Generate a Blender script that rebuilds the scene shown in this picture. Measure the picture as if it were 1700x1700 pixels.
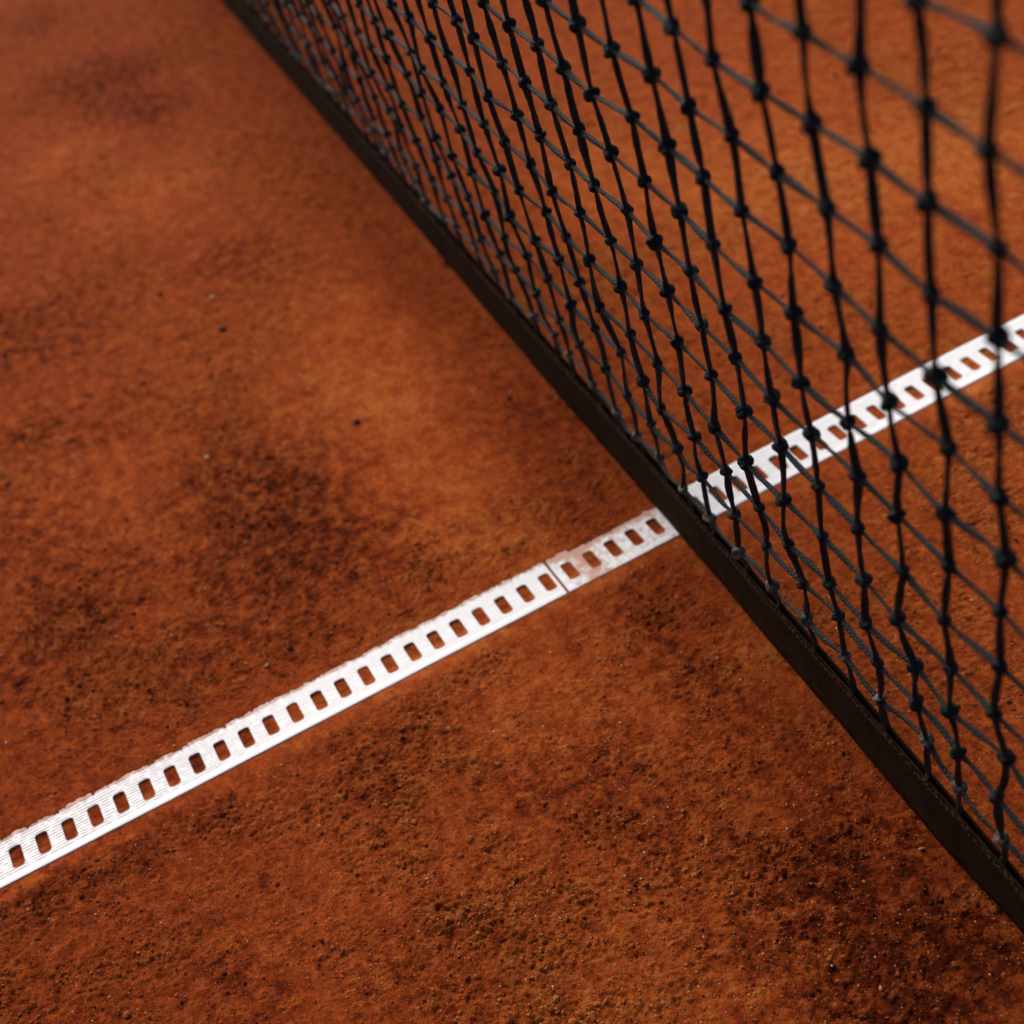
import bpy, math, random
import numpy as np
from mathutils import Matrix, Vector

# ------------------------------------------------------------------ scene, camera, light
S = bpy.context.scene
for o in list(bpy.data.objects):
    bpy.data.objects.remove(o, do_unlink=True)
COL = S.collection
rng = np.random.default_rng(7)
random.seed(7)

CAM = np.array((0.375787, -0.385403, 0.967698))
RIGHT = np.array((0.423087, 0.891092, -0.164175))
DOWN = np.array((0.587174, -0.407633, -0.69933))
FWD = np.array((-0.69009, 0.199478, -0.69569))
cd = bpy.data.cameras.new('camera')
cam = bpy.data.objects.new('camera', cd)
COL.objects.link(cam)
cam.matrix_world = Matrix(((RIGHT[0], -DOWN[0], -FWD[0], CAM[0]),
                           (RIGHT[1], -DOWN[1], -FWD[1], CAM[1]),
                           (RIGHT[2], -DOWN[2], -FWD[2], CAM[2]),
                           (0, 0, 0, 1)))
cd.sensor_width = 36.0
cd.sensor_height = 36.0
cd.lens = 49.02
cd.clip_start = 0.01
cd.clip_end = 2000
cd.dof.use_dof = True
cd.dof.focus_distance = 1.06
cd.dof.aperture_fstop = 4.1
cd.dof.aperture_blades = 7
S.camera = cam

SUN_AZ = (-0.992, -0.12)          # horizontal direction towards the light
SUN_EL = math.radians(40)
w = bpy.data.worlds.new('World')
S.world = w
w.use_nodes = True
nt = w.node_tree
bg = nt.nodes['Background']
sky = nt.nodes.new('ShaderNodeTexSky')
sky.sky_type = 'NISHITA'
sky.sun_disc = False
sky.sun_elevation = SUN_EL
sky.sun_rotation = math.atan2(SUN_AZ[0], SUN_AZ[1])
sky.air_density = 0.7
sky.dust_density = 6.0
sky.ozone_density = 1.0
nt.links.new(sky.outputs[0], bg.inputs[0])
bg.inputs[1].default_value = 0.10
ld = bpy.data.lights.new('sun', 'SUN')
ld.energy = 1.5
ld.angle = math.radians(18)
ld.color = (1.0, 0.95, 0.89)
sun = bpy.data.objects.new('sun', ld)
COL.objects.link(sun)
sd = Vector((SUN_AZ[0] * math.cos(SUN_EL), SUN_AZ[1] * math.cos(SUN_EL), math.sin(SUN_EL)))
sun.rotation_euler = sd.to_track_quat('Z', 'Y').to_euler()
S.view_settings.view_transform = 'Standard'
S.view_settings.look = 'None'
S.view_settings.gamma = 1.0
S.view_settings.exposure = 0.72
S.render.engine = 'CYCLES'

# ------------------------------------------------------------------ helpers
def vhash(ix, iy, seed):
    h = (ix.astype(np.int64) * 374761393 + iy.astype(np.int64) * 668265263 + seed * 1274126177) & 0xFFFFFFFF
    h = ((h ^ (h >> 13)) * 1274126177) & 0xFFFFFFFF
    h = (h ^ (h >> 16)) & 0xFFFFFFFF
    h = (h * 2246822519) & 0xFFFFFFFF
    h = h ^ (h >> 15)
    return (h & 0xFFFFFF).astype(np.float32) / np.float32(0xFFFFFF)

def noise2(x, y, seed=0):
    """gradient noise, about -0.7..0.7"""
    ix = np.floor(x); iy = np.floor(y)
    fx = (x - ix).astype(np.float32); fy = (y - iy).astype(np.float32)
    ux = fx * fx * fx * (fx * (fx * 6 - 15) + 10)
    uy = fy * fy * fy * (fy * (fy * 6 - 15) + 10)
    def g(ox, oy):
        a = vhash(ix + ox, iy + oy, seed) * np.float32(2 * math.pi)
        return np.cos(a) * (fx - ox) + np.sin(a) * (fy - oy)
    a = g(0, 0); b = g(1, 0); c = g(0, 1); d = g(1, 1)
    return (a + (b - a) * ux) * (1 - uy) + (c + (d - c) * ux) * uy

def fbm(x, y, seed=0, octv=4, gain=0.5):
    s = 0; a = 1.0
    for i in range(octv):
        s = s + a * noise2(x * 2 ** i + 17.3 * i, y * 2 ** i - 9.1 * i, seed + i)
        a *= gain
    return s

def worley(x, y, seed=0):
    """F1 distance and the cell's own random number"""
    ix = np.floor(x); iy = np.floor(y)
    best = np.full(x.shape, 9.0, np.float32); rid = np.zeros(x.shape, np.float32)
    for ox in (-1, 0, 1):
        for oy in (-1, 0, 1):
            cx = ix + ox; cy = iy + oy
            px = cx + vhash(cx, cy, seed); py = cy + vhash(cx, cy, seed + 1)
            d = (px - x) ** 2 + (py - y) ** 2
            m = d < best
            best = np.where(m, d, best).astype(np.float32)
            rid = np.where(m, vhash(cx, cy, seed + 2), rid)
    return np.sqrt(best), rid

def sstep(a, b, x):
    t = np.clip((x - a) / (b - a), 0, 1)
    return t * t * (3 - 2 * t)

def np_mesh(name, V, F, smooth=True, uv=None, attrs=None):
    """mesh from arrays; F is (n,3) or (n,4)"""
    V = np.asarray(V, np.float32); F = np.asarray(F, np.int32)
    me = bpy.data.meshes.new(name)
    k = F.shape[1]
    me.vertices.add(len(V)); me.vertices.foreach_set('co', V.ravel())
    me.loops.add(F.size); me.loops.foreach_set('vertex_index', F.ravel())
    me.polygons.add(len(F))
    me.polygons.foreach_set('loop_start', np.arange(0, F.size, k, dtype=np.int32))
    me.polygons.foreach_set('use_smooth', np.full(len(F), smooth, bool))
    if uv is not None:
        l = me.uv_layers.new(name='UVMap')
        l.data.foreach_set('uv', np.asarray(uv, np.float32)[F.ravel()].ravel())
    for an, av in (attrs or {}).items():
        a = me.attributes.new(an, 'FLOAT', 'POINT')
        a.data.foreach_set('value', np.asarray(av, np.float32))
    me.update(calc_edges=True)
    return me

def link(name, me, mat=None, parent=None, **props):
    o = bpy.data.objects.new(name, me)
    COL.objects.link(o)
    if mat and me is not None and not me.materials:
        me.materials.append(mat)
    if parent: o.parent = parent
    for k, v in props.items(): o[k] = v
    return o

class Mat:
    def __init__(self, name):
        self.m = bpy.data.materials.new(name); self.m.use_nodes = True
        self.t = self.m.node_tree; self.b = self.t.nodes['Principled BSDF']
    def n(self, typ, **kw):
        nd = self.t.nodes.new(typ)
        for k, v in kw.items():
            if k.startswith('i_'): nd.inputs[k[2:].replace('_', ' ')].default_value = v
            else: setattr(nd, k, v)
        return nd
    def l(self, a, b): self.t.links.new(a, b)
    def noise(self, vec, scale, detail=4, rough=0.55):
        nd = self.n('ShaderNodeTexNoise'); nd.inputs['Scale'].default_value = scale
        nd.inputs['Detail'].default_value = detail; nd.inputs['Roughness'].default_value = rough
        self.l(vec, nd.inputs['Vector']); return nd.outputs['Fac']
    def ramp(self, fac, stops):
        nd = self.n('ShaderNodeValToRGB'); cr = nd.color_ramp
        while len(cr.elements) < len(stops): cr.elements.new(0.5)
        for e, (p, c) in zip(cr.elements, stops):
            e.position = p; e.color = (c if len(c) == 4 else (*c, 1))
        self.l(fac, nd.inputs[0]); return nd.outputs[0]
    def math(self, op, a, b=None, clamp=False):
        nd = self.n('ShaderNodeMath', operation=op, use_clamp=clamp)
        for i, v in enumerate((a, b)):
            if v is None: continue
            if isinstance(v, (int, float)): nd.inputs[i].default_value = v
            else: self.l(v, nd.inputs[i])
        return nd.outputs[0]
    def mix(self, fac, a, b, blend='MIX'):
        nd = self.n('ShaderNodeMix', data_type='RGBA', blend_type=blend)
        for s, v in (('Factor', fac), ('A', a), ('B', b)):
            sock = [q for q in nd.inputs if q.name == s and (q.type == ('VALUE' if s == 'Factor' else 'RGBA'))][0]
            if isinstance(v, (int, float)): sock.default_value = v
            elif isinstance(v, tuple): sock.default_value = (*v, 1)
            else: self.l(v, sock)
        return [q for q in nd.outputs if q.type == 'RGBA'][0]
    def bump(self, h, strength, dist, normal=None):
        nd = self.n('ShaderNodeBump'); nd.inputs['Strength'].default_value = strength
        nd.inputs['Distance'].default_value = dist
        self.l(h, nd.inputs['Height'])
        if normal is not None: self.l(normal, nd.inputs['Normal'])
        return nd.outputs[0]
    def attr(self, name):
        return self.n('ShaderNodeAttribute', attribute_name=name).outputs['Fac']
    def coords(self, kind='Object'):
        return self.n('ShaderNodeTexCoord').outputs[kind]

# ------------------------------------------------------------------ materials
def mat_clay():
    M = Mat('brick_red_clay')
    co = M.coords()
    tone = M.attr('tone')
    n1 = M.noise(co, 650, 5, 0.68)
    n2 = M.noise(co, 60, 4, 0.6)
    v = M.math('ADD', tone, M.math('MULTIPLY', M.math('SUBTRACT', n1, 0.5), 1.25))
    n3 = M.noise(co, 190, 4, 0.65)
    v = M.math('ADD', v, M.math('MULTIPLY', M.math('SUBTRACT', n3, 0.5), 0.80))
    v = M.math('ADD', v, M.math('MULTIPLY', M.math('SUBTRACT', n2, 0.5), 0.30), True)
    c = M.ramp(v, [(0.0, (0.075, 0.0095, 0.0020)), (0.30, (0.165, 0.0250, 0.0042)), (0.55, (0.245, 0.0455, 0.0075)),
                   (0.80, (0.32, 0.079, 0.0135)), (1.0, (0.41, 0.125, 0.031))])
    M.l(c, M.b.inputs['Base Color'])
    M.b.inputs['Roughness'].default_value = 0.92
    M.b.inputs['Specular IOR Level'].default_value = 0.05
    rg = M.attr('grain')
    h1 = M.noise(co, 1500, 3, 0.65)
    h2 = M.noise(co, 520, 5, 0.65)
    h = M.math('ADD', M.math('MULTIPLY', h1, 0.5), h2)
    bp = M.n('ShaderNodeBump'); bp.inputs['Distance'].default_value = 0.0040
    M.l(M.math('ADD', M.math('MULTIPLY', rg, 0.75), 0.2), bp.inputs['Strength'])
    M.l(h, bp.inputs['Height'])
    M.l(bp.outputs[0], M.b.inputs['Normal'])
    return M.m

def mat_crumb():
    M = Mat('clay_crumb')
    an = M.n('ShaderNodeAttribute', attribute_name='tone', attribute_type='INSTANCER'); t = an.outputs['Fac']
    c = M.ramp(t, [(0.0, (0.07, 0.014, 0.005)), (0.35, (0.19, 0.04, 0.010)), (0.75, (0.31, 0.085, 0.022)),
                   (0.90, (0.42, 0.17, 0.06)), (0.94, (0.55, 0.38, 0.26)), (1.0, (0.75, 0.66, 0.58))])
    M.l(c, M.b.inputs['Base Color'])
    M.b.inputs['Roughness'].default_value = 0.9
    M.b.inputs['Specular IOR Level'].default_value = 0.08
    return M.m

def mat_line():
    M = Mat('white_plastic')
    co = M.coords()
    g = M.attr('groove'); dust = M.attr('dust')
    n1 = M.noise(co, 130, 6, 0.7)
    n2 = M.noise(co, 520, 4, 0.65)
    # clay caught in the grooves, broken up by noise
    a = M.math('MULTIPLY', g, M.math('MULTIPLY', M.math('SUBTRACT', n1, 0.40, True), 8.0, True), True)
    # clay film smeared over the strip
    f = M.math('ADD', M.math('MULTIPLY', n1, 0.7), M.math('MULTIPLY', n2, 0.3))
    f = M.math('SUBTRACT', M.math('ADD', f, dust), 1.0)
    f = M.math('MULTIPLY', f, 6.0, True)
    white = M.mix(n2, (0.74, 0.745, 0.745), (0.84, 0.845, 0.84))
    c = M.mix(M.math('MULTIPLY', f, 0.75), white, (0.44, 0.165, 0.075))
    c = M.mix(M.math('MULTIPLY', a, 0.9), c, (0.14, 0.045, 0.02))
    M.l(c, M.b.inputs['Base Color'])
    M.b.inputs['Roughness'].default_value = 0.8
    M.b.inputs['Specular IOR Level'].default_value = 0.12
    M.l(M.bump(n2, 0.15, 0.0006), M.b.inputs['Normal'])
    return M.m

def mat_cord(name, dusty=0.0, spec=0.27, rough=0.42):
    M = Mat(name)
    co = M.coords(); uv = M.coords('UV')
    # braided strands: two opposed helices over the cord's own length and girth
    sep = M.n('ShaderNodeSeparateXYZ'); M.l(uv, sep.inputs[0])
    u, v = sep.outputs[0], sep.outputs[1]
    w1 = M.math('SINE', M.math('MULTIPLY', M.math('ADD', M.math('MULTIPLY', u, 260.0), M.math('MULTIPLY', v, 3.0)), 6.2832))
    w2 = M.math('SINE', M.math('MULTIPLY', M.math('SUBTRACT', M.math('MULTIPLY', u, 260.0), M.math('MULTIPLY', v, 3.0)), 6.2832))
    br = M.math('MAXIMUM', w1, w2)
    fib = M.noise(co, 1800, 3, 0.6)
    pos = M.n('ShaderNodeNewGeometry').outputs['Position']
    ps = M.n('ShaderNodeSeparateXYZ'); M.l(pos, ps.inputs[0])
    low = M.n('ShaderNodeMapRange'); M.l(ps.outputs[2], low.inputs[0])
    low.inputs['From Min'].default_value = 0.17; low.inputs['From Max'].default_value = 0.08
    dn = M.noise(co, 160, 5, 0.65)
    d = M.math('MULTIPLY', low.outputs[0], M.math('MULTIPLY', M.math('SUBTRACT', dn, 0.38, True), 3.5, True))
    d = M.math('MULTIPLY', d, dusty, True)
    c = M.mix(fib, (0.0014, 0.0028, 0.0034), (0.0056, 0.0115, 0.0135))
    c = M.mix(d, c, (0.33, 0.26, 0.20))
    M.l(c, M.b.inputs['Base Color'])
    M.b.inputs['Roughness'].default_value = rough
    M.b.inputs['Specular IOR Level'].default_value = spec
    M.b.inputs['Specular Tint'].default_value = (0.75, 0.95, 1.0, 1)
    M.l(M.bump(M.math('ADD', M.math('MULTIPLY', br, 0.5), fib), 0.7, 0.0013), M.b.inputs['Normal'])
    return M.m

def mat_band():
    M = Mat('dark_woven_webbing')
    co = M.coords()
    sp = M.n('ShaderNodeSeparateXYZ'); M.l(co, sp.inputs[0])
    wx = M.math('SINE', M.math('MULTIPLY', sp.outputs[0], 4200.0))
    wz = M.math('SINE', M.math('MULTIPLY', sp.outputs[2], 4200.0))
    weave = M.math('MULTIPLY', wx, wz)
    n1 = M.noise(co, 28, 6, 0.7); n2 = M.noise(co, 750, 4, 0.7); n3 = M.noise(co, 130, 5, 0.7)
    f = M.math('MULTIPLY', M.math('SUBTRACT', n1, 0.40, True), 3.0, True)
    c = M.mix(f, (0.006, 0.0038, 0.0018), (0.018, 0.0108, 0.0052))
    c = M.mix(M.math('MULTIPLY', M.math('ADD', weave, 1.0), 0.22, True), c, (0.027, 0.016, 0.0075))
    c = M.mix(M.math('MULTIPLY', M.math('SUBTRACT', n2, 0.56, True), 2.2, True), c, (0.085, 0.042, 0.018))
    # clay dust rubbed into the lower hem and in patches above it
    hem = M.n('ShaderNodeMapRange'); M.l(sp.outputs[2], hem.inputs[0])
    hem.inputs['From Min'].default_value = 0.035; hem.inputs['From Max'].default_value = 0.002
    d = M.math('MULTIPLY', M.math('ADD', M.math('MULTIPLY', hem.outputs[0], 0.55), 0.22), M.math('MULTIPLY', M.math('SUBTRACT', n3, 0.42, True), 4.0, True), True)
    c = M.mix(M.math('MULTIPLY', d, 0.55), c, (0.15, 0.042, 0.012))
    M.l(c, M.b.inputs['Base Color'])
    M.b.inputs['Roughness'].default_value = 0.9
    M.b.inputs['Specular IOR Level'].default_value = 0.06
    M.l(M.bump(M.math('ADD', M.math('MULTIPLY', weave, 0.4), M.math('ADD', n2, n3)), 0.8, 0.0012), M.b.inputs['Normal'])
    return M.m

def mat_plain(name, lo, hi, scale, rough=0.8, bump=0.3, spec=0.2):
    M = Mat(name)
    co = M.coords(); n = M.noise(co, scale, 5, 0.6)
    M.l(M.mix(n, lo, hi), M.b.inputs['Base Color'])
    M.b.inputs['Roughness'].default_value = rough
    M.b.inputs['Specular IOR Level'].default_value = spec
    M.b.inputs['Specular Tint'].default_value = (0.75, 0.95, 1.0, 1)
    M.l(M.bump(n, bump, 0.001), M.b.inputs['Normal'])
    return M.m

CLAY = mat_clay(); CRUMB = mat_crumb(); LINE = mat_line()
CORD = mat_cord('black_braided_cord', 0.12); KNOT = mat_cord('black_knotted_cord', 1.0, 0.20, 0.6); BAND = mat_band()
THREAD = mat_plain('brown_thread', (0.035, 0.018, 0.009), (0.105, 0.053, 0.027), 300)
CANVAS = mat_plain('white_canvas', (0.62, 0.62, 0.60), (0.74, 0.74, 0.72), 200)

# ------------------------------------------------------------------ court line frame
TH = -0.04690789
L0 = np.array((-0.485731, -0.646547))
EL = np.array((math.sin(TH), math.cos(TH)))       # along the line
EA = np.array((math.cos(TH), -math.sin(TH)))      # across it, towards the camera
PITCH, JOG = 0.0238830, 0.0010138
A0, A1 = 0.0042, 0.0545                           # the strip's two edges
SLOT0, SLOT1, SLOTH = 0.0198, 0.0428, 0.0056
JOINT0, JOINT1 = 0.5339, 0.5366
def to_line(x, y):
    dx = x - L0[0]; dy = y - L0[1]
    return dx * EA[0] + dy * EA[1], dx * EL[0] + dy * EL[1]
def from_line(a, l):
    return L0[0] + a * EA[0] + l * EL[0], L0[1] + a * EA[1] + l * EL[1]

# ------------------------------------------------------------------ clay court
# damp dark patches and dry pale patches of the court (x, y, radius, weight)
DARK = [(-1.876,-.249,.088,1),(-1.741,-.225,.056,1),(-2.172,-.292,.064,.6),(-1.692,-.184,.046,.6),(-1.214,-.211,.062,.6),(-1.213,-.496,.10,.8),(-.86,-.56,.08,.7),(-1.0,-.47,.07,.4),(-.69,-.306,.095,.8),(-.608,-.302,.075,.8),(-.80,-.30,.07,.5),(-.74,-.40,.08,.5),(-.56,-.42,.06,.4),(-.735,-.325,.044,.6),(-.708,-.522,.054,.7),(-.66,-.588,.052,.6),(-1.032,-.53,.049,.5),(-.967,-.406,.041,.4),(-.914,-.333,.041,.4),(-.050,-.070,.085,1),(-.111,-.083,.055,.35),(.02,-.10,.08,.9),(-.216,-.362,.052,.25),(-.17,-.351,.037,.25),(-.375,-.33,.047,.6),(-.231,-.188,.054,.7),(-.281,-.224,.04,.4),(-.428,-.633,.036,.8),(-.418,-.56,.036,.6),(-.417,-.49,.041,.5),(-.303,-.048,.042,.6),(-.678,.008,.057,.5),(-.366,-.072,.038,.5),(-.233,-.498,.032,.5),(.02,-.05,.065,1),(-.824,-.373,.039,.5)]
PALE = [(-.85,-.141,.095,.9),(-.671,-.157,.062,.8),(-1.458,-.264,.093,.7),(-1.66,-.355,.081,.7),(-.745,-.416,.05,.4),(-.55,-.131,.053,.6),(-1.015,-.14,.058,.5),(-.294,.001,.042,.8),(-.331,-.104,.047,.4),(-.898,-.479,.053,.4),(-.371,-.191,.042,.4),(-.281,-.388,.039,.3),(-.092,-.217,.053,.3),(-.912,.424,.149,.6),(-.826,.627,.11,.7),(-1.061,.249,.116,.4)]

def blobs(x, y, L, seed):
    wx = x + 0.060 * fbm(x * 16, y * 16, seed, 5, 0.6); wy = y + 0.060 * fbm(x * 16 + 40, y * 16, seed + 5, 5, 0.6)
    s = np.zeros(x.shape, np.float32)
    for bx, by, r, q in L:
        s = s + q * np.exp(-((wx - bx) ** 2 + (wy - by) ** 2) / (r * r))
    return s

def ground_fields(x, y):
    """height, tone (0 dark .. 1 pale) and graininess of the clay"""
    dk = blobs(x, y, DARK, 11); pl = blobs(x, y, PALE, 23)
    mot = fbm(x * 70, y * 70, 41, 4, 0.7); big = fbm(x * 5.0, y * 5.0, 31, 3); med = fbm(x * 22, y * 22, 37, 4)
    rough = np.clip(0.42 + 0.55 * big + 0.35 * med + 0.45 * dk - 0.30 * pl, 0.06, 1.0)
    near = sstep(-1.0, -0.1, x) * sstep(0.25, -0.3, y)
    rough = np.clip(rough + 0.12 * near, 0.06, 1.0)
    a, l = to_line(x, y)
    side = np.minimum(np.abs(a - A0), np.abs(a - A1))
    lip = sstep(0.022, 0.006, a - A1) * (a > A1 - 0.02)           # smooth trowelled lip along the near edge
    rough = rough * (1 - 0.85 * lip)
    f1, r1 = worley(x * 150, y * 150, 3)
    f2, r2 = worley(x * 330, y * 330, 53)
    f3, r3 = worley(x * 620, y * 620, 73)
    clod = np.maximum(0, 1 - f1 / (0.35 + 0.45 * r1)) * (r1 > 0.45)
    clod2 = np.maximum(0, 1 - f2 / (0.4 + 0.4 * r2)) * (r2 > 0.3)
    clod3 = np.maximum(0, 1 - f3 / 0.8)
    pit = sstep(0.10, 0.45, fbm(x * 120, y * 120, 91, 3)) * sstep(-0.25, 0.25, med + big)
    pit2 = sstep(0.08, 0.40, fbm(x * 230, y * 230, 97, 3))
    h = 0.0022 * fbm(x * 9, y * 9, 61, 3) + 0.0011 * fbm(x * 45, y * 45, 67, 3) * (0.4 + rough)
    h = h + rough ** 1.3 * (0.0012 * np.sqrt(clod) + 0.0014 * np.sqrt(clod2) + 0.0012 * clod3 - 0.0022 * pit - 0.0016 * pit2)
    h = h + 0.0005 * fbm(x * 260, y * 260, 83, 2)
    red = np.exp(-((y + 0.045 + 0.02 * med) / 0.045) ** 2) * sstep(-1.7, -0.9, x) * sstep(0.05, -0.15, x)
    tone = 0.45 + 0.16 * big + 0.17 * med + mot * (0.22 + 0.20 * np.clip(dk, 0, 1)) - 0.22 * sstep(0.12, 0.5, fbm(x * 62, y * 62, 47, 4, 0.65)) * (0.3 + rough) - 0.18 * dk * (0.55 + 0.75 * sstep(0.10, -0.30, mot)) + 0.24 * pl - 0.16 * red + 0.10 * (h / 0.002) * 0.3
    tone = tone + 0.10 * lip + 0.09 * sstep(0.0, 0.45, y) - 0.07 * sstep(-1.0, -1.6, x) + 0.06 - 0.14 * sstep(-0.25, -0.65, y) * sstep(-0.9, -0.5, x)  # clay tone drifts by region, partly a lens vignette painted into the colour
    return h, tone, rough, a, l

def edge_fill(a, l, h):
    """clay around the strip: a slot of lower clay under it, piled over its far edge"""
    nz = fbm(l * 38, a * 20, 131, 4, 0.6); n2 = fbm(l * 380, a * 380, 137, 3)
    ph = (l / PITCH) % 1.0
    over = 0.0028 + 0.0034 * nz + 0.0026 * n2                      # how far the clay creeps over the edge
    cell = np.floor(l / PITCH)
    over = over + 0.0042 * vhash(cell, cell * 0, 9) * np.exp(-((ph - 0.15 - 0.7 * vhash(cell, cell * 0, 6)) / 0.06) ** 2) * (vhash(cell, cell * 0, 5) > 0.35)
    over = np.where((l > 0.56) & (l < 0.66), over + 0.0030, over)  # more of it beside the net
    over = np.where(l > 0.69, over * 0.12, over)
    over = np.clip(over, -0.001, 0.012)
    inside = (a > A0 - 0.0012) & (a < A1 + 0.0010)
    sc_ = np.floor(l / PITCH + 0.5 - JOG * (l > JOINT0) / PITCH)
    fill = vhash(sc_, sc_ * 0, 15)
    bed = -0.0016 + 0.0009 * fill + 0.0011 * (fill > 0.8) + 0.0006 * n2 + 0.0009 * ((l > 0.545) & (l < 0.575)) + 0.12 * np.clip(h, -0.002, 0.002)                # clay level inside the slots
    inslot = (a > SLOT0 - 0.0007) & (a < SLOT1 + 0.0007) & (np.abs(l - JOG * (l > JOINT0) - PITCH * sc_) < SLOTH + 0.0012)
    bed = np.where(inslot, np.minimum(bed, -0.00005), -0.0017)
    pile = 0.0017 * sstep(0.0012, -0.0018, a - (A0 + over)) - 0.0002
    hh = np.where(a < A0 + 0.014, np.maximum(bed, np.where(a < A0 + over + 0.0015, pile, -0.0012)), bed)
    out_far = h * (0.35 + 0.65 * sstep(0.0, 0.02, A0 - a)) + 0.0012 * sstep(0.03, 0.0, A0 - a)
    out_near = h * (0.25 + 0.75 * sstep(0.0, 0.03, a - A1)) + 0.0002 - 0.0009 * sstep(0.0022, 0.0004, a - A1)
    r = np.where(a < A0 - 0.0012, out_far, np.where(a > A1 + 0.0004, out_near, hh))
    return r

def graded(segs):
    out = []
    for x0, x1, s0, s1 in segs:
        n = max(2, int(round((x1 - x0) / (0.5 * (s0 + s1)))))
        t = np.linspace(0, 1, n, endpoint=False)
        k = (s1 - s0) / (s0 + s1)
        out.append(x0 + (x1 - x0) * ((1 - k) * t + k * t * t))
    return np.concatenate(out + [np.array([segs[-1][1]])])

far = np.array([3, 6, 12, 25, 60, 150, 400.0])
ga = graded([(-3.2, -2.05, 0.030, 0.0075), (-2.05, -1.0, 0.0062, 0.0046), (-1.0, -0.25, 0.0048, 0.0026), (-0.25, -0.012, 0.0020, 0.0012), (-0.012, 0.020, 0.0007, 0.0007),
             (0.020, 0.050, 0.0014, 0.0014), (0.050, 0.062, 0.0006, 0.0006), (0.062, 0.40, 0.0012, 0.0013), (0.40, 0.64, 0.0014, 0.0017), (0.64, 1.4, 0.003, 0.025)])
gl = graded([(-1.1, -0.12, 0.030, 0.0025), (-0.12, 0.50, 0.0015, 0.0015), (0.50, 0.82, 0.0015, 0.0021), (0.82, 1.75, 0.0026, 0.0060), (1.75, 3.0, 0.008, 0.04)])
ga = np.concatenate([-far[::-1] - 3.2, ga, far + 1.4]); gl = np.concatenate([-far[::-1] - 1.1, gl, far + 3.0])
AA, LL = np.meshgrid(ga, gl, indexing='ij')
X, Y = from_line(AA, LL)
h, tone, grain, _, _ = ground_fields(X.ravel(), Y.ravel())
hz = edge_fill(AA.ravel(), LL.ravel(), h)
nA, nL = AA.shape
idx = np.arange(nA * nL).reshape(nA, nL)
Fq = np.stack([idx[:-1, :-1], idx[1:, :-1], idx[1:, 1:], idx[:-1, 1:]], -1).reshape(-1, 4)
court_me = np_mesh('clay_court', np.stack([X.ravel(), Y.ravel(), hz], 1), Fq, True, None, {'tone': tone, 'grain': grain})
link('clay_court', court_me, CLAY, kind='structure', label='orange red clay tennis court with rough damp patches')
print('court quads', len(Fq))

# ------------------------------------------------------------------ loose crumbs of clay and brick grit
def crumbs(n):
    m4 = n * 5
    a = rng.uniform(-1.9, 0.63, m4); l = rng.uniform(-0.12, 1.6, m4)
    x, y = from_line(a, l)
    P = np.stack([x, y, 0 * x], 1) - CAM
    dz = P @ FWD; uu = P @ RIGHT / dz * 1.3617; vv = P @ DOWN / dz * 1.3617
    ok = (np.abs(uu) < 0.68) & (np.abs(vv) < 0.68)
    ok &= rng.uniform(0, 1, m4) < np.clip((1.25 / dz) ** 1.6, 0.14, 1)      # the grit thins out where it is too small to tell
    ok &= ~((a > A0 - 0.002) & (a < A1 + 0.003))
    x, y = x[ok], y[ok]
    hh, tn, rg, aa, ll = ground_fields(x, y)
    z = edge_fill(aa, ll, hh)
    keep = rng.uniform(0, 1, len(x)) < 0.30 + 0.8 * rg
    x, y, z, tn = x[keep][:n], y[keep][:n], z[keep][:n], tn[keep][:n]
    m = len(x)
    r = np.clip(rng.lognormal(math.log(0.00036), 0.48, m), 0.00025, 0.0022)
    t = np.clip(tn + 0.10 + rng.normal(0, 0.20, m), 0.0, 0.88)
    t = np.where(rng.uniform(0, 1, m) < 0.14, rng.uniform(0.72, 0.91, m), t)
    quartz = rng.uniform(0, 1, m) < 0.009
    t = np.where(quartz, rng.uniform(0.92, 1.0, m), t)
    r = np.where(quartz, np.clip(r, 0.0003, 0.0008), r)
    # bigger broken clods, mostly where the clay is rough
    clod = (rng.uniform(0, 1, m) < 0.035 * sstep(0.35, 0.8, ground_fields(x, y)[2])) & ~quartz
    r = np.where(clod, np.clip(rng.lognormal(math.log(0.0013), 0.40, m), 0.0007, 0.0030), r)
    t = np.where(clod, np.clip(tn - 0.10 + rng.normal(0, 0.14, m), 0.0, 0.75), t)
    me = bpy.data.meshes.new('clay_crumbs')
    me.vertices.add(m)
    me.vertices.foreach_set('co', np.stack([x, y, z - 0.05 * r], 1).astype(np.float32).ravel())
    sc = r[:, None] * rng.uniform(0.65, 1.3, (m, 3))
    for nm, arr in (('crumb_scale', sc), ('crumb_turn', rng.uniform(0, 6.28, (m, 3)))):
        at = me.attributes.new(nm, 'FLOAT_VECTOR', 'POINT'); at.data.foreach_set('vector', arr.astype(np.float32).ravel())
    at = me.attributes.new('tone', 'FLOAT', 'POINT'); at.data.foreach_set('value', t.astype(np.float32))
    print('crumbs', m)
    return me

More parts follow.
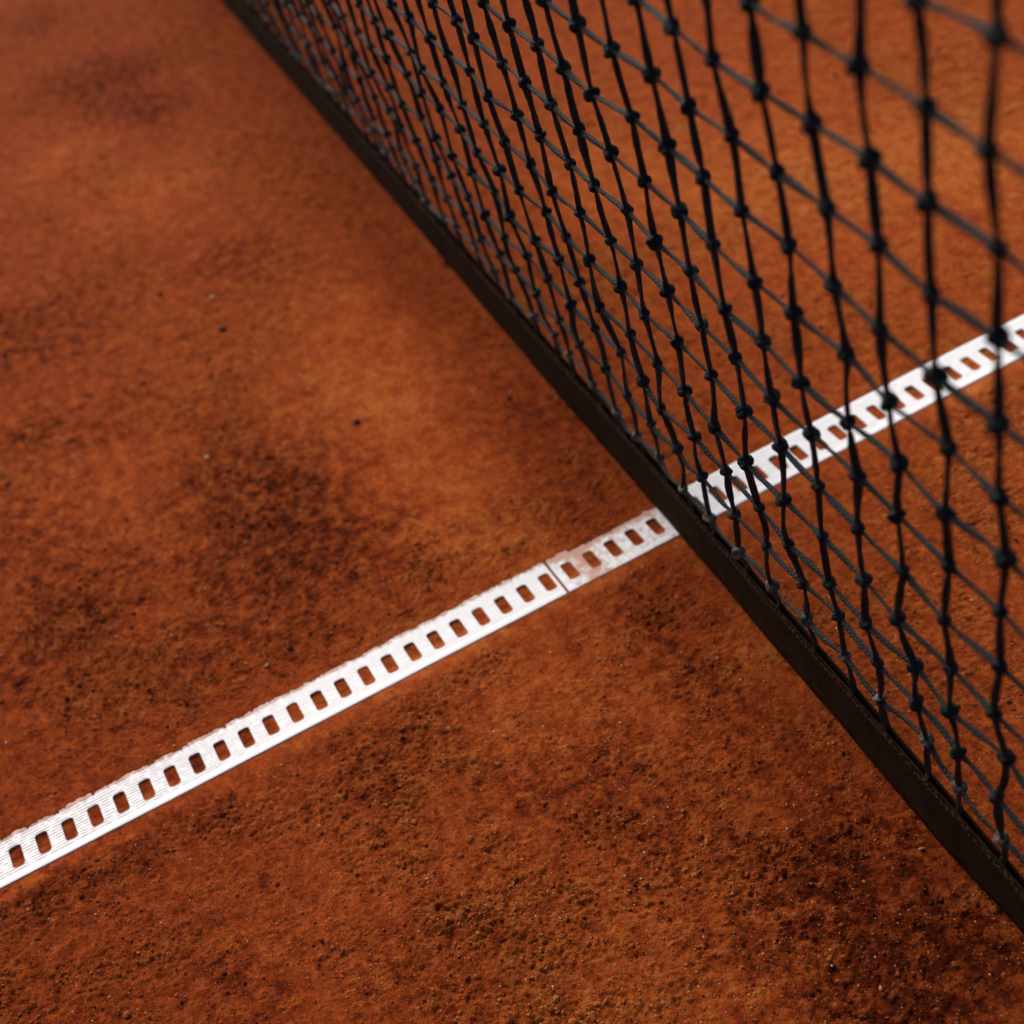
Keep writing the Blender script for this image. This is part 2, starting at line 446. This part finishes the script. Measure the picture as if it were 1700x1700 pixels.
def crumb_nodes():
    g = bpy.data.node_groups.new('crumb_scatter', 'GeometryNodeTree')
    g.interface.new_socket('Geometry', in_out='INPUT', socket_type='NodeSocketGeometry')
    g.interface.new_socket('Geometry', in_out='OUTPUT', socket_type='NodeSocketGeometry')
    N = g.nodes; L = g.links
    gi = N.new('NodeGroupInput'); go = N.new('NodeGroupOutput')
    ic = N.new('GeometryNodeMeshIcoSphere'); ic.inputs['Radius'].default_value = 1.0; ic.inputs['Subdivisions'].default_value = 1
    sm = N.new('GeometryNodeSetMaterial'); sm.inputs['Material'].default_value = CRUMB
    ip = N.new('GeometryNodeInstanceOnPoints')
    a1 = N.new('GeometryNodeInputNamedAttribute'); a1.data_type = 'FLOAT_VECTOR'; a1.inputs['Name'].default_value = 'crumb_scale'
    a2 = N.new('GeometryNodeInputNamedAttribute'); a2.data_type = 'FLOAT_VECTOR'; a2.inputs['Name'].default_value = 'crumb_turn'
    L.new(gi.outputs[0], ip.inputs['Points']); L.new(ic.outputs['Mesh'], sm.inputs['Geometry']); L.new(sm.outputs[0], ip.inputs['Instance'])
    L.new(a1.outputs['Attribute'], ip.inputs['Scale'])
    er = N.new('FunctionNodeEulerToRotation'); L.new(a2.outputs['Attribute'], er.inputs[0]); L.new(er.outputs[0], ip.inputs['Rotation'])
    L.new(ip.outputs[0], go.inputs[0])
    return g
o = link('clay_crumbs', crumbs(340000), CRUMB, kind='stuff', label='loose crumbs of red clay and pale grit on the court')
o.modifiers.new('crumb_scatter', 'NODES').node_group = crumb_nodes()

# ------------------------------------------------------------------ white slotted line strips
def strip_mesh(l0, l1, slots, dust_fn):
    grv = np.arange(SLOT0 - 0.0105, SLOT1 + 0.0060, 0.0031)
    rib = (grv[:, None] + np.array((-0.0008, -0.00035, 0, 0.00035, 0.0008))).ravel()
    ac = np.unique(np.round(np.concatenate([[A0, A0 + 0.0008, A0 + 0.003], rib, np.linspace(SLOT0, SLOT1, 12), np.linspace(SLOT0, SLOT0 + 0.0031, 5), np.linspace(SLOT1 - 0.0031, SLOT1, 5), [A1 - 0.006, A1 - 0.003, A1 - 0.0008, A1]]), 6))
    lc = [l0, l0 + 0.0007]
    for s in slots:
        lc += list(s + np.array([-0.010, -0.0075]))
        lc += list(np.linspace(s - SLOTH, s + SLOTH, 15))
        lc += list(s + np.array([0.0075, 0.010]))
    lc += [l1 - 0.0007, l1]
    lc = np.unique(np.round([q for q in lc if l0 <= q <= l1], 6))
    A, L = np.meshgrid(ac, lc, indexing='ij')
    nA, nL = A.shape
    # rounded slots
    cr = 0.0031; sc = (SLOT0 + SLOT1) / 2; hw = (SLOT1 - SLOT0) / 2
    near = np.array(slots)[np.argmin(np.abs(L[..., None] - np.array(slots)), -1)]
    def sd(a, l, c):
        qx = np.abs(a - sc) - (hw - cr); qy = np.abs(l - c) - (SLOTH - cr)
        return np.hypot(np.maximum(qx, 0), np.maximum(qy, 0)) + np.minimum(np.maximum(qx, qy), 0) - cr
    d = sd(A, L, near)
    e = 1e-5
    gx = (sd(A + e, L, near) - d) / e; gy = (sd(A, L + e, near) - d) / e
    corner = (d > 1e-6) & (d < 0.0009) & (A > SLOT0 - 1e-5) & (A < SLOT1 + 1e-5) & (np.abs(L - near) < SLOTH + 1e-5)
    A = np.where(corner, A - gx * d, A); L = np.where(corner, L - gy * d, L)
    fa = 0.25 * (A[:-1, :-1] + A[1:, :-1] + A[:-1, 1:] + A[1:, 1:]); fl = 0.25 * (L[:-1, :-1] + L[1:, :-1] + L[:-1, 1:] + L[1:, 1:])
    fn = np.array(slots)[np.argmin(np.abs(fl[..., None] - np.array(slots)), -1)]
    hole = sd(fa, fl, fn) < -0.00005
    # ribs that run along the strip
    gr = sstep(0.00062, 0.00018, np.min(np.abs(A[..., None] - grv), -1))
    Z = 0.0010 - 0.00030 * gr
    rim = np.minimum(A - A0, A1 - A); Z = Z - 0.0003 * sstep(0.0009, 0.0, rim)
    Z = Z + 0.0004 * fbm(L * 9 + 3, A * 0 + l0 * 7, 201, 2)
    nz = nA * nL
    top = np.stack([*from_line(A.ravel(), L.ravel()), Z.ravel()], 1)
    bot = top.copy(); bot[:, 2] = -0.0030
    idx = np.arange(nz).reshape(nA, nL)
    q = np.stack([idx[:-1, :-1], idx[1:, :-1], idx[1:, 1:], idx[:-1, 1:]], -1)
    solid = ~hole
    T = q[solid]
    # side walls wherever a solid face meets a hole or the border
    pad = np.zeros((nA + 1, nL + 1), bool); pad[1:-1, 1:-1] = solid
    S0 = pad[1:-1, 1:-1]
    W = []
    for (di, dj, i0, i1) in ((-1, 0, 3, 0), (1, 0, 1, 2), (0, -1, 0, 1), (0, 1, 2, 3)):
        nb = pad[1 + di:nA + di, 1 + dj:nL + dj]
        m = S0 & ~nb
        a_, b_ = q[m][:, i0], q[m][:, i1]
        W.append(np.stack([b_, a_, a_ + nz, b_ + nz], 1))
    F = np.concatenate([T] + W)
    V = np.concatenate([top, bot])
    used = np.unique(F); remap = np.zeros(len(V), int); remap[used] = np.arange(len(used))
    gr = gr * (0.36 + 0.64 * sstep(0.36, 0.02, L))
    g = np.concatenate([gr.ravel()] * 2)[used]; du = np.concatenate([dust_fn(A.ravel(), L.ravel()), np.full(nz, 1.6)])[used]
    me = np_mesh('court_line', V[used], remap[F], True, None, {'groove': g, 'dust': du})
    me.set_sharp_from_angle(angle=math.radians(40))
    return me

def dust_a(a, l):
    return 0.25 + 0.42 * sstep(0.011, 0.002, a - A0) + 0.08 * sstep(0.35, 0.0, l)
def dust_b(a, l):
    k = sstep(0.50, 0.55, l) * sstep(0.72, 0.66, l)
    return 0.22 + 0.14 * sstep(0.010, 0.0, a - A0) + k * (0.29 + 0.30 * sstep(0.018, 0.0, a - A0) + 0.20 * np.exp(-((l - 0.568) / 0.012) ** 2))
sa_ = [PITCH * n for n in range(-31, 23)]
sb_ = [PITCH * n + JOG for n in range(23, 71)]
o = link('court_line', strip_mesh(-0.760, JOINT0, sa_, dust_a), LINE)
o['label'] = 'white slotted plastic line strip left of the joint, with clay in its grooves'; o['category'] = 'court line'; o['group'] = 'white line strips set in the clay'
o = link('court_line', strip_mesh(JOINT1, 1.715, sb_, dust_b), LINE)
o['label'] = 'white slotted plastic line strip that runs from the joint under the net'; o['category'] = 'court line'; o['group'] = 'white line strips set in the clay'

# ------------------------------------------------------------------ tennis net
MX, MZ, ZR0, LEAN = 0.045, 0.0492635, 0.11475, -0.0960807
# knots as they hang, off the even mesh (dx, dz in tenths of a millimetre), by column then row
OFF = {0:[(12,16),(-35,3),(12,30),(-42,-18),(16,37),(-9,20),(34,13),(10,-14),(10,8),(-30,10),(-20,14),(-44,5),(-17,10)],1:[(-6,19),(44,56),(-33,-48),(-13,-37),(-20,-29),(18,5),(22,-33),(44,-7),(-5,-29),(9,20),(-28,9),(-19,-3),(-26,-13)],2:[(103,175),(66,122),(12,-39),(-80,-75),(10,-5),(-6,7),(35,-15),(24,-22),(22,5),(-1,18),(-18,12),(-38,-7)],3:[(44,82),(74,89),(-27,-57),(-20,-79),(-6,-19),(60,22),(25,-34),(57,17),(12,-10),(37,22),(-33,-9),(-5,-2)],4:[(70,143),(42,102),(-22,-70),(-56,-79),(17,13),(15,-3),(34,-14),(13,6),(37,17),(-5,-19),(-9,-11),(-6,-18)],5:[(21,83),(14,9),(-125,-156),(-52,-83),(6,13),(60,25),(-9,-44),(70,22),(36,19),(57,34),(-29,-25)],6:[(-39,-17),(-38,-19),(-74,-104),(-77,-80),(49,49),(39,42),(59,0),(9,-8),(56,29),(9,-10),(23,15)],7:[(-63,-35),(-70,-80),(-98,-97),(-30,-15),(11,28),(30,25),(14,2),(45,23),(30,2),(54,34),(15,10)],8:[(-135,-87),(-92,-26),(-66,-22),(-68,-16),(-12,29),(9,41),(49,30),(34,20),(50,32),(20,12)],9:[(-75,-37),(-94,-52),(-144,-94),(-86,-58),(-50,-3),(5,19),(15,14),(9,3),(-21,-18),(24,14)]}
C0, C1, NR = -13, 74, 17
ybase = lambda x: np.interp(x, [-3.5, -1.99, -1.57, -1.22, -0.75, -0.61, -0.46, -0.2, 1.0], [-0.018, -0.0091, -0.0049, -0.0028, -0.0018, -0.0002, 0.001, 0.001, 0.001])
K = {}
for c in range(C0, C1 + 1):
    for k in range(NR):
        x = -c * MX; z = ZR0 + k * MZ
        if c in OFF and k < len(OFF[c]):
            dx, dz = OFF[c][k]; dx *= 1e-4; dz *= 1e-4
        else:
            s = 0.4 + 1.0 * math.exp(-k / 3.0)
            dx = 0.0028 * s * random.gauss(0, 1); dz = 0.0026 * s * random.gauss(0, 1)
            if c > 9: dx -= 0.004 * math.exp(-k / 3.0); dz -= 0.002 * math.exp(-k / 3.0)
        x += dx; z += dz
        y = LEAN * (z - ZR0) + float(ybase(x)) + 0.0015 * random.gauss(0, 1)
        K[c, k] = np.array((x, y, z))

def tube(P, ra, rb, tw, sides=8):
    """elliptic tube along P (n,3): radii ra, rb and twist tw per point; returns V, F, UV"""
    P = np.asarray(P, float); n = len(P)
    T = np.gradient(P, axis=0); T /= np.linalg.norm(T, axis=1)[:, None]
    ref = np.array((0, 1, 0.0))
    N = ref - T * (T @ ref)[:, None]; N /= np.linalg.norm(N, axis=1)[:, None]
    B = np.cross(T, N)
    ct, st = np.cos(tw)[:, None], np.sin(tw)[:, None]
    N, B = N * ct + B * st, B * ct - N * st
    an = np.linspace(0, 2 * math.pi, sides + 1)
    V = P[:, None] + N[:, None] * (np.cos(an)[None, :, None] * ra[:, None, None]) + B[:, None] * (np.sin(an)[None, :, None] * rb[:, None, None])
    L = np.concatenate([[0], np.cumsum(np.linalg.norm(np.diff(P, axis=0), axis=1))])
    U = np.stack([np.repeat(L[:, None], sides + 1, 1), np.repeat(np.linspace(0, 1, sides + 1)[None], n, 0)], -1)
    i = np.arange(n * (sides + 1)).reshape(n, sides + 1)
    F = np.stack([i[:-1, :-1], i[:-1, 1:], i[1:, 1:], i[1:, :-1]], -1).reshape(-1, 4)
    return V.reshape(-1, 3), F, U.reshape(-1, 2)

def strand(pts, sub, slack, r, seed):
    """cord through the knots: small bow between knots, flat braid that twists as it goes"""
    rs = np.random.default_rng(seed)
    pts = [np.asarray(p) for p in pts]
    out = []
    for i in range(len(pts) - 1):
        p, q = pts[i], pts[i + 1]
        pm = pts[max(i - 1, 0)]; qn = pts[min(i + 2, len(pts) - 1)]
        m0 = (q - pm) * 0.30; m1 = (qn - p) * 0.30
        bow = rs.normal(0, slack * (2.6 if p[2] < 0.20 else 1.0), 3) * np.array((1, 0.7, 1))
        for t in np.linspace(0, 1, sub, endpoint=False):
            h00 = 2*t**3-3*t**2+1; h10 = t**3-2*t**2+t; h01 = -2*t**3+3*t**2; h11 = t**3-t**2
            out.append(h00*p + h10*m0 + h01*q + h11*m1 + bow * math.sin(math.pi*t)**2)
    out.append(pts[-1])
    n = len(out)
    t = np.arange(n) / sub
    tw = np.cumsum(rs.normal(0.25, 0.28, n)) 
    thick = 1 + 0.12 * np.interp(np.arange(n), np.arange(0, n + 3, 3), rs.normal(0, 1, len(np.arange(0, n + 3, 3))))
    thick = np.clip(thick, 0.75, 1.3)
    return tube(out, r * 1.15 * thick, r * 0.72 * thick, tw)

net = link('tennis_net', None, label='black knotted tennis net with a dark brown bottom band, standing across the white line', category='tennis net')
vis = []
for key, p in K.items():
    d = (p - CAM); dz = d @ FWD
    if dz <= 0.05: continue
    u = d @ RIGHT / dz * 1.3617; v = d @ DOWN / dz * 1.3617
    if abs(u) < 0.51 and abs(v) < 0.51: vis.append((dz, key))
vis.sort()
big = [k for _, k in vis[:300]]
BANDW = fbm(np.arange(-3.3, 0.66, 0.006) * 14, np.arange(-3.3, 0.66, 0.006) * 0 + 1.2, 311, 3)
print('knots in view', len(vis))
for c in range(C0, C1 + 1):
    p0 = K[c, 0]
    zt = 0.077
    yb = float(ybase(p0[0])) + 0.0022 + 0.0016 * float(np.interp(p0[0], np.arange(-3.3, 0.66, 0.006), BANDW)) * 0.2
    pts = [np.array((p0[0] + 0.0012 * random.gauss(0, 1) - 0.001, LEAN * (zt - ZR0) + yb, zt)), np.array((p0[0], LEAN * (0.0875 - ZR0) + yb, 0.0875))] + [K[c, k] for k in range(NR)]
    V, F, U = strand(pts, 8, 0.00050, 0.00240, 1000 + c)
    link('vertical_cord', np_mesh('vertical_cord', V, F, True, U), CORD, net)
for k in range(NR):
    pts = [K[c, k] for c in range(C1, C0 - 1, -1)]
    V, F, U = strand(pts, 8, 0.00035 + 0.0007 * math.exp(-k / 2), 0.00190, 3000 + k)
    link('horizontal_cord', np_mesh('horizontal_cord', V, F, True, U), CORD, net)

def ring(R, r, tilt, az, off, n=10, s=6, sq=0.8):
    a = np.linspace(0, 2 * math.pi, n, endpoint=False); b = np.linspace(0, 2 * math.pi, s, endpoint=False)
    Aa, Bb = np.meshgrid(a, b, indexing='ij')
    V = np.stack([(R + r * np.cos(Bb)) * np.cos(Aa), (R + r * np.cos(Bb)) * np.sin(Aa) * sq, r * np.sin(Bb)], -1).reshape(-1, 3)
    Rm = np.array(Matrix.Rotation(az, 3, 'Z') @ Matrix.Rotation(tilt, 3, 'X'))
    V = V @ Rm.T + np.array(off)
    i = np.arange(n * s).reshape(n, s)
    F = np.stack([i, np.roll(i, -1, 0), np.roll(np.roll(i, -1, 0), -1, 1), np.roll(i, -1, 1)], -1).reshape(-1, 4)
    U = np.stack([Aa.ravel() / 6.28 * 0.012, Bb.ravel() / 6.28], -1)
    return V, F, U

def knot_geo(seed, n=10, s=6):
    rs = np.random.default_rng(seed)
    parts = [ring(0.0021, 0.00175, 1.15 + rs.normal(0, .12), 0.3 + rs.normal(0, .2), (0, 0, 0.0007), n, s),
             ring(0.0020, 0.00165, 0.45 + rs.normal(0, .15), 1.2 + rs.normal(0, .3), (-0.0006, 0, -0.0007), n, s),
             ring(0.0012, 0.0020, 1.57, 1.57 + rs.normal(0, .2), (0.0, 0, 0), n, s)]
    V = []; F = []; U = []; o = 0
    for v, f, u in parts:
        V.append(v); F.append(f + o); U.append(u); o += len(v)
    return np.concatenate(V), np.concatenate(F), np.concatenate(U)
variants = [np_mesh('knot', *knot_geo(50 + i)[:2], True, knot_geo(50 + i)[2]) for i in range(6)]
for m in variants: m.materials.append(KNOT)
bigset = set(big)
rest = []
for key, p in K.items():
    rt = (random.gauss(0, .4), random.gauss(0, .4), random.gauss(0, .7)); sc = random.uniform(1.42, 1.70)
    if key in bigset:
        o = link('knot', random.choice(variants), None, net)
        o.location = p; o.rotation_euler = rt; o.scale = (sc * random.uniform(0.85, 1.15), sc * random.uniform(0.85, 1.15), sc * random.uniform(0.85, 1.2))
    else:
        rest.append((p, rt, sc))
kv, kf, ku = knot_geo(50, 7, 4)
VV = []; FF = []; UU = []
for i, (p, rt, sc) in enumerate(rest):
    R3 = np.array((Matrix.Rotation(rt[2], 3, 'Z') @ Matrix.Rotation(rt[1], 3, 'Y') @ Matrix.Rotation(rt[0], 3, 'X')))
    VV.append(kv @ R3.T * sc + p); FF.append(kf + i * len(kv)); UU.append(ku)
link('distant_knots', np_mesh('distant_knots', np.concatenate(VV), np.concatenate(FF), True, np.concatenate(UU)), KNOT, net, kind='stuff')

# bottom band: webbing folded round the lower edge, stitched below its open top
xs = np.arange(-3.3, 0.66, 0.006)
wob = fbm(xs * 6, xs * 0 + 3.3, 301, 3); wob2 = fbm(xs * 6 + 50, xs * 0 + 7.7, 307, 3); wob3 = fbm(xs * 14, xs * 0 + 1.2, 311, 3)
def band_profile(i):
    zb = 0.0022 + 0.0045 * max(0, wob[i] + 0.15) + 0.013 * float(sstep(-0.07, 0.04, xs[i])); zf = 0.0825 + 0.0022 * wob2[i]; zk = 0.0865 + 0.0014 * wob3[i]
    yo = float(ybase(xs[i])) + 0.0030
    def P(y, z): return (xs[i], LEAN * (z - ZR0) + yo + y + 0.0016 * wob3[i] * math.sin(min(1, z / 0.08) * 3.1), z)
    t = 0.0013
    m1 = zb + 0.2 * (zf - zb); m2 = zb + 0.55 * (zf - zb); m3 = zb + 0.88 * (zf - zb)
    outer = [(-0.0036, zf), (-0.0034, m3), (-0.0032, m2), (-0.0030, m1), (-0.0024, zb + 0.0018), (-0.0008, zb), (0.0010, zb), (0.0026, zb + 0.0018), (0.0026, m1), (0.0022, m2), (0.0018, m3), (0.0018, zk)]
    inner = [(0.0018 - t, zk), (0.0018 - t, m3), (0.0022 - t, m2), (0.0014, m1), (0.0008, zb + 0.004), (-0.0008, zb + 0.004), (-0.0016, m1), (-0.0032 + t, m2), (-0.0034 + t, m3), (-0.0036 + t, zf)]
    return [P(*q) for q in outer + inner]
prof = np.array([band_profile(i) for i in range(len(xs))])
n, m = prof.shape[:2]
i = np.arange(n * m).reshape(n, m)
F = np.stack([i[:-1], np.roll(i[:-1], -1, 1), np.roll(i[1:], -1, 1), i[1:]], -1).reshape(-1, 4)
bme = np_mesh('bottom_band', prof.reshape(-1, 3), F, True)
bme.set_sharp_from_angle(angle=math.radians(50))
band = link('bottom_band', bme, BAND, net)
# stitching and frayed threads on the front face
VV = []; FF = []; UU = []; off = 0
def front(x, z):
    zf = 0.0825 + 0.0022 * np.interp(x, xs, wob2); zb = 0.0022 + 0.0045 * np.maximum(0, np.interp(x, xs, wob) + 0.15)
    m2 = zb + 0.55 * (zf - zb); m3 = zb + 0.88 * (zf - zb)
    y = np.interp(z, [m2, m3, zf], [-0.0032, -0.0034, -0.0036])
    return np.array((x, LEAN * (z - ZR0) + float(ybase(x)) + 0.0030 + y - 0.00025 + 0.0016 * np.interp(x, xs, wob3) * math.sin(min(1, z / 0.08) * 3.1), z))
for row, (dz0, ln, gap) in enumerate(((0.0016, 0.0048, 0.0030), (0.0058, 0.0042, 0.0016), (0.0086, 0.0042, 0.0016))):
    x = -3.25
    while x < 0.6:
        L_ = ln * random.uniform(0.6, 1.25)
        if random.random() < (0.55, 0.88, 0.80)[row]:
            z = 0.0825 + 0.0022 * float(np.interp(x, xs, wob2)) - dz0 + random.gauss(0, 0.0005)
            ps = [front(x + L_ * t, z + random.gauss(0, 0.00025) - 0.0006 * t) for t in (0, 0.35, 0.7, 1)]
            v, f, u = tube(ps, np.array((0.0001, 0.00038, 0.00036, 0.0001)), np.array((0.0001, 0.00038, 0.00036, 0.0001)), np.zeros(4), 4)
            VV.append(v); FF.append(f + off); UU.append(u); off += len(v)
        x += L_ + gap * random.uniform(0.6, 1.5)
link('stitching', np_mesh('stitching', np.concatenate(VV), np.concatenate(FF), True, np.concatenate(UU)), THREAD, band, kind='stuff')
# white headband along the top
hb = []
for x in np.arange(-3.3, 0.66, 0.03):
    y = LEAN * 0.81 + float(ybase(x))
    hb.append([(x, y - 0.004, 0.955), (x, y - 0.004, 0.895), (x, y + 0.004, 0.895), (x, y + 0.004, 0.955)])
hb = np.array(hb); n, m = hb.shape[:2]; i = np.arange(n * m).reshape(n, m)
F = np.stack([i[:-1], np.roll(i[:-1], -1, 1), np.roll(i[1:], -1, 1), i[1:]], -1).reshape(-1, 4)
link('headband', np_mesh('headband', hb.reshape(-1, 3), F, False), CANVAS, net)

# ------------------------------------------------------------------ pebbles
def pebble(x, y, r, flat, mat, label, seed):
    rs = np.random.default_rng(seed)
    nu, nv = 10, 7
    V = []
    for j in range(nv):
        ph = math.pi * j / (nv - 1)
        for i_ in range(nu):
            t = 2 * math.pi * i_ / nu
            V.append((math.sin(ph) * math.cos(t), math.sin(ph) * math.sin(t), math.cos(ph)))
    V = np.array(V)
    d = 1 + 0.22 * noise2(V[:, 0] * 1.3 + seed, V[:, 1] * 1.3 + V[:, 2] * 1.7, seed) * 2
    V = V * d[:, None] * r * 0.60 * np.array((1.25, 0.85, flat))
    a = rs.uniform(0, 6.28)
    V[:, :2] = V[:, :2] @ np.array(((math.cos(a), math.sin(a)), (-math.sin(a), math.cos(a))))
    i = np.arange(nu * nv).reshape(nv, nu)
    F = np.stack([i[:-1], i[1:], np.roll(i[1:], -1, 1), np.roll(i[:-1], -1, 1)], -1).reshape(-1, 4)
    hh = float(ground_fields(np.array([x]), np.array([y]))[0][0])
    o = link('pebble', np_mesh('pebble', V, F, True), mat)
    o.location = (x, y, hh + r * flat * 0.55)
    o['label'] = label; o['category'] = 'pebble'; o['group'] = 'pebbles lying on the clay'
DKP = mat_plain('dark_stone', (0.012, 0.008, 0.006), (0.05, 0.022, 0.014), 300)
PLP = mat_plain('pale_stone', (0.30, 0.15, 0.09), (0.48, 0.34, 0.25), 300)
OCP = mat_plain('ochre_stone', (0.35, 0.20, 0.06), (0.48, 0.30, 0.12), 300)
for i_, (x, y, r, fl, mt, lb) in enumerate([
    (-1.074, -0.270, 0.0068, 0.6, DKP, 'dark blurred pebble on the clay at upper left, farthest of the dark ones'),
    (-0.809, -0.192, 0.0058, 0.6, DKP, 'dark oval pebble alone on the smooth clay above the line joint'),
    (-0.743, -0.036, 0.0040, 0.6, DKP, 'small dark pebble on reddish clay close to the far part of the net band'),
    (-0.176, 0.003 - 0.004, 0.0030, 0.7, DKP, 'tiny dark pebble close to the near part of the net band'),
    (-0.534, -0.388, 0.0030, 0.7, PLP, 'pale cream pebble in the dark rough patch just above the white line'),
    (-0.419, -0.412, 0.0017, 0.7, PLP, 'tiny pinkish white pebble just below the white line'),
    (-0.855, -0.354, 0.0042, 0.4, PLP, 'pale pink sliver of stone lying left of the dark rough patch'),
    (-0.073, 0.002 - 0.004, 0.0022, 0.8, PLP, 'pale topped pebble beside the net band at lower right'),
    (-1.145, -0.262, 0.0052, 0.6, OCP, 'ochre yellow pebble at upper left near the farthest dark pebble')]):
    pebble(x, y, r, fl, mt, lb, 400 + i_)
